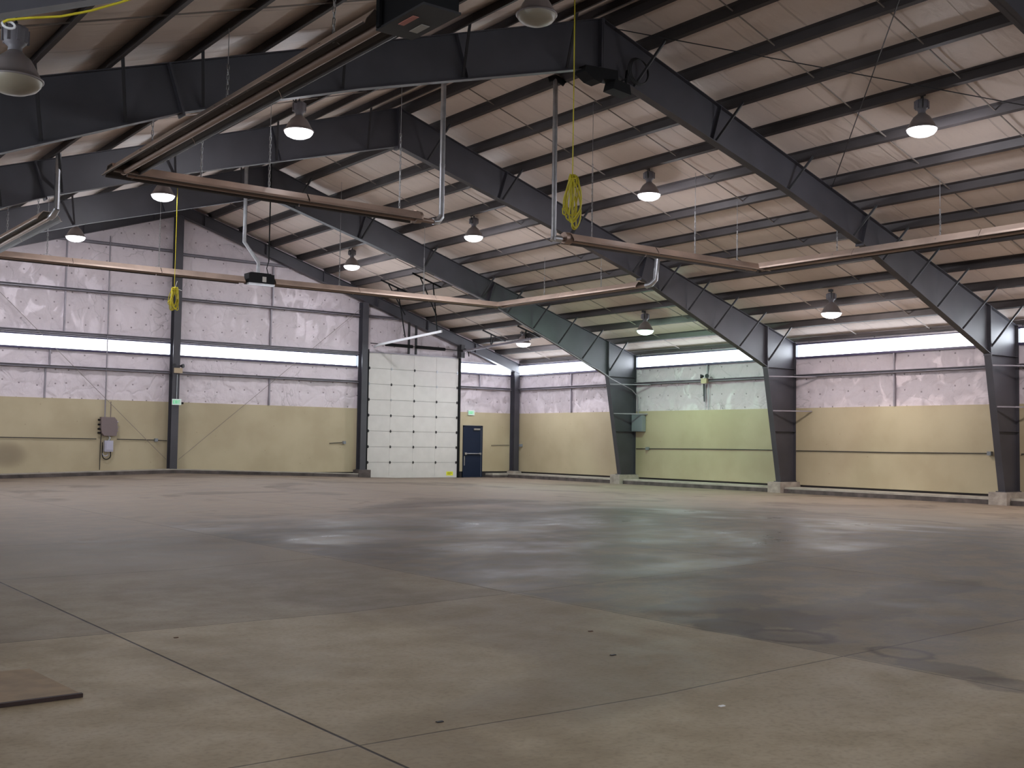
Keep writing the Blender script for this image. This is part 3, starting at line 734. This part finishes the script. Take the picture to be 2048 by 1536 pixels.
# electric boxes on the end wall
t = thing('electrical_panel', (-17.55, -.08, 1.85), 'large brownish electric panel with cable glands, on the end wall', 'electric panel')
m = MB(); m.prism_y([(-17.80, 2.16), (-17.36, 2.16), (-17.27, 2.05), (-17.24, 1.75), (-17.28, 1.52), (-17.68, 1.52), (-17.77, 1.62), (-17.80, 1.8)], -.22, -.01); m.build('panel_box', brownbox, t)
for zz in (2.06, 1.9, 1.75, 1.62):
    m = MB(); m.tube([(-17.88, -.1, zz), (-17.77, -.1, zz)], .03, 8); m.build('cable_gland', black, t)
for zz in (2.0, 1.82, 1.7):
    m = MB(); m.tube([(-17.28, -.1, zz), (-17.2, -.1, zz)], .025, 8); m.build('cable_gland', lightbox, t)
m = MB(); m.tube([(-17.64, -.05, 2.16), (-17.64, -.05, 4.9), (-17.66, -.07, 8.4)], .022, 8); m.build('riser_conduit', girtm, t)
m = MB(); m.tube([(-17.45, -.05, 2.16), (-17.45, -.05, 2.7)], .012, 8); m.build('thin_conduit', brownbox, t)
m = MB(); m.tube([(-17.74, -.05, 1.6), (-17.76, -.05, 1.2), (-17.76, -.05, .36)], .014, 8); m.build('drop_cable', darkg, t)
t = thing('disconnect_box', (-17.48, -.08, 1.2), 'small pale grey switch box below the brownish electric panel', 'switch box')
m = MB(); m.box(-17.64, -17.36, -.16, -.01, .98, 1.36); m.box(-17.6, -17.4, -.18, -.16, 1.04, 1.3); m.build('switch_case', lightbox, t)
m = MB(); m.tube([(-17.5, -.08, 1.52), (-17.46, -.1, 1.44), (-17.5, -.08, 1.36)], .03, 8); m.build('conduit_fitting', galv, t)
m = MB(); m.tube([(-17.70, -.08, 1.3), (-17.70, -.08, .88)] + arc((-17.55, -.08, .86), math.pi, 2*math.pi, .14, (1, 0, 0), (0, 0, 1), 10) + [(-17.42, -.08, .98)], .016, 8); m.build('cable_loop', black, t)
m = MB(); m.tube(arc((-17.6, -.09, .92), math.pi, 2*math.pi, .09, (1, 0, 0), (0, 0, 1), 10), .014, 8); m.build('flexible_conduit', lightbox, t)

# conduits with outlet boxes
def conduit(pts, lab, r=.013, boxes=(), mt=None, name='wall_conduit'):
    t = thing(name, pts[0], lab, 'conduit')
    m = MB(); m.tube(pts, r, 8); m.build('pipe', mt or darkg, t)
    for b in boxes:
        m = MB(); x, y, z = b; m.box(x-.05, x+.05, y-.06, y+.06, z-.055, z+.055); m.build('outlet_box', boxgrey, t)
conduit([(-30.5, -.04, 1.47), (-24, -.04, 1.44), (-17.9, -.04, 1.41)], 'thin conduit along the end wall running up to the electric panel')
conduit([(-17.2, -.04, 1.41), (-15.9, -.04, 1.40), (-15.45, -.04, 1.38)], 'thin conduit with an outlet between the electric panel and ridge post', boxes=[(-15.85, -.06, 1.40)])
conduit([(-9.05, -.04, 1.36), (-8.5, -.04, 1.40)], 'stub of conduit with an outlet between the ridge post and the overhead door', boxes=[(-8.42, -.06, 1.40)])
conduit([(-1.3, -.04, 1.36), (-.35, -.04, 1.38)], 'short conduit beside the navy door', r=.01)
m = MB()
conduit([(-.03, -.33, 1.38), (-.03, -.45, 1.38)], 'outlet box with a stub of conduit on the side wall by the corner post', boxes=[(-.06, -.5, 1.38)])
conduit([(-.03, -7.7, 1.33), (-.03, -11, 1.36), (-.03, -15.05, 1.37)], 'conduit with an outlet along the green-lit side-wall bay', boxes=[(-.06, -8.35, 1.34)])
conduit([(-.03, -15.3, 1.36), (-.03, -19, 1.36), (-.03, -22.0, 1.38)], 'conduit with an outlet along the pinkish side-wall bay', boxes=[(-.06, -22.05, 1.38)])
conduit([(-.03, -22.95, 1.38), (-.03, -26, 1.38)], 'conduit on the side wall past the nearest column')
# pale conduit along the underside of the first frame, down to the wall box
conduit([(-9.3, FY[0]-.13, 7.02), (-7.0, FY[0]-.13, 6.30), (-5.5, FY[0]-.13, 5.66), (-4.0, FY[0]-.13, 5.07), (-2.6, FY[0]-.13, 4.47), (-1.9, FY[0]-.14, 4.22), (-1.35, FY[0]-.2, 3.92), (-.35, FY[0]-.25, 3.55), (-.1, FY[0]-.3, 3.3), (-.08, FY[0]-.3, 2.66)],
        'pale flexible conduit following the rafter and column down to the grey wall box', r=.022, mt=girtm)
t = thing('control_box', (-.1, -7.88, 2.3), 'flat grey control box on the side wall beside a tapered column', 'control box')
m = MB(); m.box(-.2, -.02, -8.2, -7.62, 1.98, 2.62); cs_ = m.build('case', boxgrey, t)
m = MB(); m.box(-.215, -.2, -8.17, -7.65, 2.01, 2.59); m.build('cover', boxgrey, cs_)

# ------------------------------------------------------------------ high bay lamps
def lamp(x, y, zl, lens, lab):
    t = thing('high_bay_lamp', (x, y, zl), lab, 'lamp')
    zt = ztop(x)
    m = MB(); m.lathe([(.07, .30), (.10, .27), (.16, .22), (.21, .14), (.25, .06), (.285, .0), (.30, .0), (.30, -.018), (.275, -.018)], (x, y, zl), 28)
    m.lathe([(.068, .30), (.098, .265), (.155, .21), (.20, .13), (.245, .05), (.275, -.018)], (x, y, zl), 28); rf_ = m.build('reflector', domem, t)
    m = MB(); m.lathe([(.285, .0), (.275, -.045), (.235, -.095), (.15, -.135), (.06, -.155), (.0005, -.158)], (x, y, zl-.01), 28); m.build('lens', lens, rf_)
    m = MB(); m.lathe([(.0005, .30), (.075, .30), (.07, .34), (.10, .37), (.125, .40), (.13, .52), (.125, .55), (.09, .57), (.0005, .575)], (x, y, zl), 16)
    for a in range(8):
        c_, s_ = math.cos(a*math.pi/4), math.sin(a*math.pi/4); m.bar((x+c_*.125, y+s_*.125, zl+.39), (x+c_*.125, y+s_*.125, zl+.54), .03, .03)
    m.build('ballast_housing', lampgrey, t)
    top = max(zt, zl+.60)
    m = MB(); m.tube([(x, y, zl+.57), (x, y, zl+.62)], .02, 8); m.tube([(x, y, zl+.6), (x, y, zceil(x)-.01)], .012, 6); m.build('hook', darkg, t)
    m = MB(); c0 = (x-.16, y-.13, zl+.47)
    m.tube([(x-.22, y-.17, top+.02), (x-.21, y-.165, top-.08)] + arc((x-.17, y-.135, top-.17), math.pi*.9, math.pi*2.7, .07, (.8, .6, 0), (0, 0, 1), 14) + [(x-.1, y-.08, zl+.52)], .012, 6); m.build('power_cord', leadcord, t)
    m = MB(); m.box(x-.27, x-.17, y-.2, y-.1, top-.03, top+.04); m.build('junction_box', darkg, t)
    return t
R1 = [(-3.77, 'lit high bay lamp over the overhead door side, nearest the end wall'), (-11.36, 'lit high bay lamp in the sloping row of four, second out from the end wall'),
      (-18.98, 'lit high bay lamp close to the hanging yellow cord, just past the rafter'), (-26.6, 'large lit high bay lamp high on the slope, closest to the viewer')]
for y, l in R1: lamp(-10.28, y, 7.72, lens_on, l)
for (x, y, z, le), l in zip(((-2.5, -3.77, 5.45, lens_on), (-3.1, -11.36, 5.38, lens_green), (-3.05, -18.98, 5.34, lens_warm)),
        ('lit high bay lamp low by the corner, in front of the first frame rafter', 'greenish lit high bay lamp low above the green-lit wall bay', 'lit high bay lamp low above the pinkish wall bay')):
    lamp(x, y, z, le, l)
lamp(-3.1, -26.6, 5.34, lens_warm, 'lit high bay lamp low over the bay past the nearest column')
for y, le, l in ((-3.77, lens_on, 'lit high bay lamp before the upper end wall, across the ridge'), (-11.36, lens_on, 'lit high bay lamp just under the end of the long heater reflector'),
        (-18.98, lens_on, 'lit high bay lamp against the dark rafter, above the heater'), (-26.6, lens_off, 'unlit high bay lamp with pale lens beside the yellow cord drop')):
    lamp(-19.84, y, 7.60 + (.05 if y < -25 else 0), le, l)
lamp(-26.80, -26.51, 5.27, lens_off, 'big unlit high bay lamp in the dark upper corner')
lamp(-27.0, -11.36, 5.40, lens_on, 'added high bay lamp low along the opposite eave, outside the picture')  # unseen lamp added to light the far side of the end wall

# ------------------------------------------------------------------ tube heaters
ZH = 6.0
def trough(a, b, parent, name='reflector'):
    """inverted open trough of folded sheet with lips"""
    a = Vector(a); b = Vector(b); d = (b-a).normalized(); r = d.cross(Vector((0, 0, 1)))
    prof = [(-.26, -.075), (-.235, -.085), (-.215, -.03), (-.12, .09), (.12, .09), (.215, -.03), (.235, -.085), (.26, -.075)]
    inner = [(x*.985, z-.008) for x, z in prof]
    ring = prof+inner[::-1]; n = len(ring)
    m = MB(); L = (b-a).length; k = max(1, round(L/3.0))
    for i in range(k):
        p0 = a+d*(L*i/k+.0); p1 = a+d*(L*(i+1)/k-(.0 if i == k-1 else .012))
        m.add([p+r*x+Vector((0, 0, z)) for p in (p0, p1) for x, z in ring], [(j, (j+1) % n, (j+1) % n+n, j+n) for j in range(n)]+[tuple(range(n))[::-1], tuple(range(n, 2*n))])
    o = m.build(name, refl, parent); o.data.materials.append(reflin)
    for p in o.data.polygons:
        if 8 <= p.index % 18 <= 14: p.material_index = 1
    return o
def tube_run(pts, parent):
    m = MB(); m.tube(pts, .05, 10); return m.build('radiant_tube', tubem, parent)
def chain(x, y, parent, z0=ZH+.09, name='chain', wire=True):
    m = MB(); zt = ztop(x)+.02; zm = z0+(zt-z0)*(.55 if wire else 1)
    k = int((zm-z0)/.07)
    for i in range(k):
        z = z0+i*.07
        if i % 2: m.tube([(x-.014, y, z), (x-.014, y, z+.075), (x+.014, y, z+.075), (x+.014, y, z)], .007, 5, True)
        else: m.tube([(x, y-.014, z), (x, y-.014, z+.075), (x, y+.014, z+.075), (x, y+.014, z)], .007, 5, True)
    m.tube([(x, y, zm-.02), (x, y, zt)], .006, 5)
    m.tube([(x-.2, y, z0-.06), (x, y, z0+.04), (x+.2, y, z0-.06)], .007, 5)
    return m.build(name, galv, parent)
def vent(x, y, z0, z1, parent, capmat=black):
    m = MB(); m.tube([(x, y, z0), (x, y, z1)], .055, 14)
    for q in (1, 2): zz = z0+(z1-z0)*q/3; m.tube([(x, y, zz-.03), (x, y, zz+.03)], .06, 14)
    m.build('vent_pipe', galv, parent)
def burner(c, along, parent, L=.8, sticker=True):
    x, y, z = c; m = MB()
    hx, hy = (L/2, .17) if along == 'x' else (.2, L/2)
    m.box(x-hx, x+hx, y-hy, y+hy, z-.13, z+.17); m.box(x-hx*.8, x+hx*.8, y-hy*.8, y+hy*.8, z+.17, z+.2)
    b = m.build('burner_box', black, parent)
    m = MB()
    if along == 'x': m.box(x-hx-.05, x+hx*.9, y-hy-.12, y-hy+.02, z-.17, z-.125)
    else: m.box(x-hx-.03, x+hx+.03, y-hy, y+hy, z-.155, z-.13)
    m.build('burner_shelf', galv if along == 'x' else darkg, parent)
    return b
# near heater on the side-window slope
t = thing('tube_heater', (-7.6, -20.2, ZH), 'L-shaped tube heater whose bright reflector hangs beneath the yellow cord', 'tube heater')
trough((-13.9, -20.2, ZH), (-11.35, -20.2, ZH), t); trough((-11.32, -20.2, ZH), (-7.42, -20.2, ZH), t)
trough((-7.6, -20.0, ZH+.02), (-7.6, -29.5, ZH+.02), t)
tube_run([(-14.25, -20.2, ZH-.04), (-7.7, -20.2, ZH-.04)], t); tube_run([(-7.6, -20.3, ZH-.04), (-7.6, -29.6, ZH-.04)], t)
m = MB(); m.tube([(-14.3, -20.2, ZH-.04), (-14.1, -20.2, ZH-.04)], .075, 12); m.tube([(-14.32, -20.2, ZH-.1), (-14.3, -20.2, ZH-.02), (-14.3, -20.2, ZH+.12)], .065, 12); m.build('elbow', galv, t)
m = MB(); m.tube([(-14.02, -20.2, ZH-.0), (-13.85, -20.2, ZH-.0)], [.13, .14], 10); m.build('end_cap', tubem, t)
vent(-14.3, -20.2, ZH+.1, ztop(-14.3)+.05, t)
m = MB(); m.tube([(-14.42, -20.1, ztop(-14.3)-.02), (-14.3, -20.2, ztop(-14.3)+.03), (-14.12, -20.3, ztop(-14.3)-.1)], .07, 10); m.build('storm_collar', black, t)
for x in (-13.2, -9.9, -8.4): chain(x, -20.2, t)
for y in (-22.6, -25.3, -28.0): chain(-7.6, y, t)
burner((-7.6, -29.9, ZH), 'y', t)
# near heater across the ridge
t = thing('tube_heater', (-23.6, -20.0, ZH), 'L-shaped tube heater across the ridge, running from the dark burner box overhead', 'tube heater')
trough((-23.8, -20.0, ZH), (-20.2, -20.0, ZH), t); trough((-20.17, -20.0, ZH), (-17.7, -20.0, ZH), t); trough((-23.6, -19.75, ZH+.02), (-23.6, -28.75, ZH+.02), t)
tube_run([(-23.5, -20.0, ZH-.04), (-17.3, -20.0, ZH-.04)], t); tube_run([(-23.6, -20.1, ZH-.04), (-23.6, -28.8, ZH-.04)], t)
m = MB(); m.tube([(-17.75, -20.0, ZH), (-17.6, -20.0, ZH)], [.14, .12], 10); m.build('end_cap', tubem, t)
m = MB(); m.tube([(-17.3, -20.0, ZH-.04), (-17.18, -20.0, ZH-.02), (-17.1, -20.0, ZH+.1)], .065, 12); m.build('elbow', galv, t)
vent(-17.1, -20.0, ZH+.08, ztop(-17.1)+.05, t)
for x in (-22.2, -20.9, -18.1): chain(x, -20.0, t)
for y in (-21.5, -24.5, -27.6): chain(-23.6, y, t)
bb = burner((-23.45, -29.2, ZH+.04), 'y', t, .95)
m = MB(); m.box(-23.60, -23.53, -29.35, -29.05, ZH-.12, ZH-.1155); m.build('warning_sticker', redst, bb)
m = MB(); m.box(-23.40, -23.30, -29.2, -28.95, ZH-.12, ZH-.1155); m.build('rating_sticker', whst, bb)
m = MB(); m.tube([(-23.45, -29.3, ZH+.24), (-23.3, -29.35, ZH+.34), (-23.1, -29.4, ZH+.45), (-23.0, -29.4, ZH+.9)], .06, 12); m.build('air_intake_hose', galv, t)
for dx in (-.24, .24): 
    m = MB(); m.bar((-23.45+dx, -28.8, ZH-.1), (-23.45+dx, -28.8, ZH+.32), .07, .03, (1, 0, 0)); m.build('end_bracket', black, t)
# far heater
t = thing('tube_heater', (-15.6, -9.1, ZH), 'long U-shaped tube heater crossing in front of the end wall', 'tube heater')
trough((-23.7, -9.1, ZH), (-19.1, -9.1, ZH), t); trough((-19.08, -9.1, ZH), (-16.7, -9.1, ZH), t); trough((-15.75, -9.1, ZH+.02), (-7.5, -9.1, ZH+.05), t)
trough((-7.65, -9.0, ZH+.05), (-7.6, -15.9, ZH+.02), t); trough((-23.55, -8.9, ZH), (-23.5, -15.1, ZH), t)
tube_run([(-23.5, -9.1, ZH-.04), (-16.6, -9.1, ZH-.04)], t); tube_run([(-15.8, -9.1, ZH-.03), (-7.7, -9.1, ZH+.0)], t)
tube_run([(-7.62, -9.2, ZH), (-7.6, -16.15, ZH-.02)], t); tube_run([(-23.5, -9.2, ZH-.04), (-23.5, -15.3, ZH-.04)], t)
bb = burner((-16.2, -9.15, ZH+.03), 'x', t, .78)
m = MB(); m.box(-16.18, -16.06, -9.325, -9.32, ZH-.03, ZH+.12); m.build('rating_sticker', whst, bb)
m = MB(); m.tube([(-16.24, -9.15, ZH+.2), (-16.24, -9.15, ZH+.55), (-16.68, -9.15, ZH+1.08), (-16.68, -9.15, ztop(-16.68)+.05)], .055, 12); m.build('intake_pipe', galv, t)
m = MB(); m.tube([(-15.92, -9.15, ZH+.6), (-15.92, -9.15, ztop(-15.92)+.05)], .02, 8); m.tube([(-15.92, -9.15, ZH+.2), (-15.98, -9.15, ZH+.4), (-15.92, -9.15, ZH+.62)], .014, 8); m.build('gas_pipe', black, t)
m = MB(); m.tube([(-7.6, -16.1, ZH-.02), (-7.6, -16.3, ZH+.0), (-7.55, -16.42, ZH+.12), (-7.5, -16.42, ZH+.5), (-7.48, -16.44, ZH+.92)], .075, 12); m.build('elbow', galv, t)
m = MB(); m.tube([(-23.5, -15.2, ZH-.04), (-23.5, -15.4, ZH-.02), (-23.46, -15.48, ZH+.1)], .07, 12); m.build('elbow', galv, t)
vent(-23.46, -15.48, ZH+.08, ztop(-23.46)+.05, t)
for x in (-22.0, -19.1, -13.6, -10.6): chain(x, -9.1, t, z0=ZH+.12)
for y in (-11.5, -14.2): chain(-7.62, y, t); chain(-23.5, y, t)

# ------------------------------------------------------------------ yellow extension cords
def cord_coil(x, y, zt, zb, zroof, lab, wd=.16, loops=9, seed=1, wire=True):
    r = random.Random(seed); t = thing('extension_cord', (x, y, zb), lab, 'extension cord')
    m = MB(); m.tube([(x, y, zroof), (x+.004, y, (zroof+zt)/2), (x, y, zt-.05)], .009, 8); m.build('hanging_lead', yellowm, t)
    m = MB(); pts = []
    for k in range(loops):
        w_ = wd*r.uniform(.55, 1.0); b_ = zb+r.uniform(0, .28)*(zt-zb); ox = r.uniform(-.04, .04); oy = r.uniform(-.06, .06); sk = r.uniform(-.05, .05); n = 26
        for i in range(n):
            a = 2*math.pi*i/n; cz = (zt+b_)/2; hz = (zt-b_)/2
            pts.append((x+ox+w_*math.sin(a)*(.75+.25*math.cos(a+math.pi))*1.0+sk*math.cos(a), y+oy+.05*math.sin(a*2+k), cz+hz*math.cos(a)))
    m.tube(pts, .011, 6)
    m.tube([(x-.05, y, zt-.02), (x-.08, y, zt-.08), (x, y-.06, zt-.06), (x+.07, y, zt-.02), (x, y+.05, zt-.0)], .013, 6)
    m.tube([(x-wd*.8, y, zt-.55*(zt-zb)), (x-wd*1.3, y, zt-.66*(zt-zb)), (x-wd*1.25, y, zt-.75*(zt-zb)), (x-wd*.7, y, zt-.78*(zt-zb))], .011, 6)
    m.build('coiled_bundle', yellowm, t)
    return t
cord_coil(-19.13, -26.6, 5.42, 4.62, zceil(-19.13)-.0, 'thick yellow cord hanging in a long coil above the near heater reflector', .14, 9, 3)
t = cord_coil(-19.49, -11.4, 5.28, 4.70, zceil(-19.49)-.0, 'yellow cord hanging in a coil in front of the ridge post', .12, 9, 5)
m = MB(); m.tube([(-19.42, -11.4, 5.45), (-19.48, -11.4, 5.27), (-19.3, -11.4, 5.22)], .009, 6); m.build('white_tie', white, t)
t = thing('extension_cord', (-27.6, -30.17, 4.7), 'yellow cord draped along the nearest rafter in the dark upper corner', 'extension cord')
m = MB(); m.tube([(-27.70, -30.165, 4.585), (-27.669, -30.17, 4.609), (-27.511, -30.17, 4.663), (-27.293, -30.17, 4.727), (-27.07, -30.17, 4.826), (-26.84, -30.17, 4.952), (-26.6, -30.17, 5.094), (-26.2, -30.165, 5.33)], .010, 8); m.build('draped_lead', yellowm, t)
m = MB(); m.tube(arc((-27.66, -30.165, 4.575), 0, 2*math.pi, .045, (1, 0, 0), (0, .3, .7), 12)[:-1], .01, 6, True); m.build('end_loop', white, t)

# cable coil and black units by the ridge of the dark frame
t = thing('cable_coil', (-14.38, -22.95, 8.9), 'coil of black cable hung on the dark rafter near the ridge', 'cable coil')
for q in range(3):
    m = MB(); m.tube(arc((-14.40+.01*q, -22.93-.02*q, 8.92), 0, 2*math.pi, .27-.014*q, (1, 0, 0), (0, 0, 1), 24)[:-1], .012, 6, True); m.build('loop', leadcord, t)
t = thing('ceiling_unit', (-15.2, -22.9, 8.6), 'black two-piece unit hung below the ridge of the dark frame', 'ceiling unit')
m = MB(); m.prism_y([(-15.82, 8.74), (-15.0, 8.80), (-14.98, 8.60), (-15.38, 8.57), (-15.42, 8.47), (-15.62, 8.50), (-15.84, 8.62)], -23.0, -22.7); m.build('motor_body', black, t)
m = MB(); m.prism_y([(-15.10, 8.60), (-14.72, 8.56), (-14.68, 8.36), (-15.16, 8.40)], -23.05, -22.75); m.build('box_body', black, t)
m = MB(); m.bar((-14.98, -22.9, 8.55), (-14.70, -22.9, 8.72), .03, .03); m.bar((-14.72, -22.9, 8.5), (-14.66, -22.9, 8.9), .05, .03); m.build('bracket', black, t)

# ------------------------------------------------------------------ things on the floor
t = thing('hardboard_sheet', (-28, -32, 0), 'worn brown board lying flat on the concrete at the edge of the picture', 'board')
m = MB(); zf = 0
m.add([(-27.64, -32.46, .022), (-28.9, -32.50, .022), (-28.9, -31.55, .022), (-27.70, -31.60, .022), (-27.64, -32.46, .004), (-28.9, -32.50, .004), (-28.9, -31.55, .004), (-27.70, -31.60, .004)],
      [(3, 2, 1, 0), (4, 5, 6, 7), (0, 1, 5, 4), (1, 2, 6, 5), (2, 3, 7, 6), (3, 0, 4, 7)]); m.build('board_face', ply, t)
m = MB(); m.bar((-27.63, -32.475, .013), (-28.95, -32.52, .013), .03, .022); m.build('edge_strip', plyedge, t)
def bit(x, y, w_, d_, mt, lab, nm, cat, h=.006):
    z = crown(x); m = MB(); m.prism_x([(y-d_, z+.001), (y+d_, z+.001), (y+d_*.6, z+h), (y-d_*.7, z+h*.8)], x-w_, x+w_); tag(m.build(nm, mt), lab, cat)
BITS = True
bit(-24.72, -34.67, .02, .012, paper, 'tiny white scrap of paper on the open concrete', 'paper_scrap', 'scrap')
bit(-26.25, -34.08, .02, .012, darkg, 'small dark chip on the floor beside the long floor joint', 'floor_chip', 'chip')
bit(-24.25, -33.23, .022, .012, darkg, 'small dark chip on the floor beyond the cross joint', 'floor_chip', 'chip')
bit(-23.78, -32.45, .018, .012, brownbit, 'small brown leaf on the middle of the floor', 'dry_leaf', 'leaf')
bit(-26.5, -30.9, .016, .01, brownbit, 'small brown crumb on the floor near the long joint', 'floor_crumb', 'crumb')
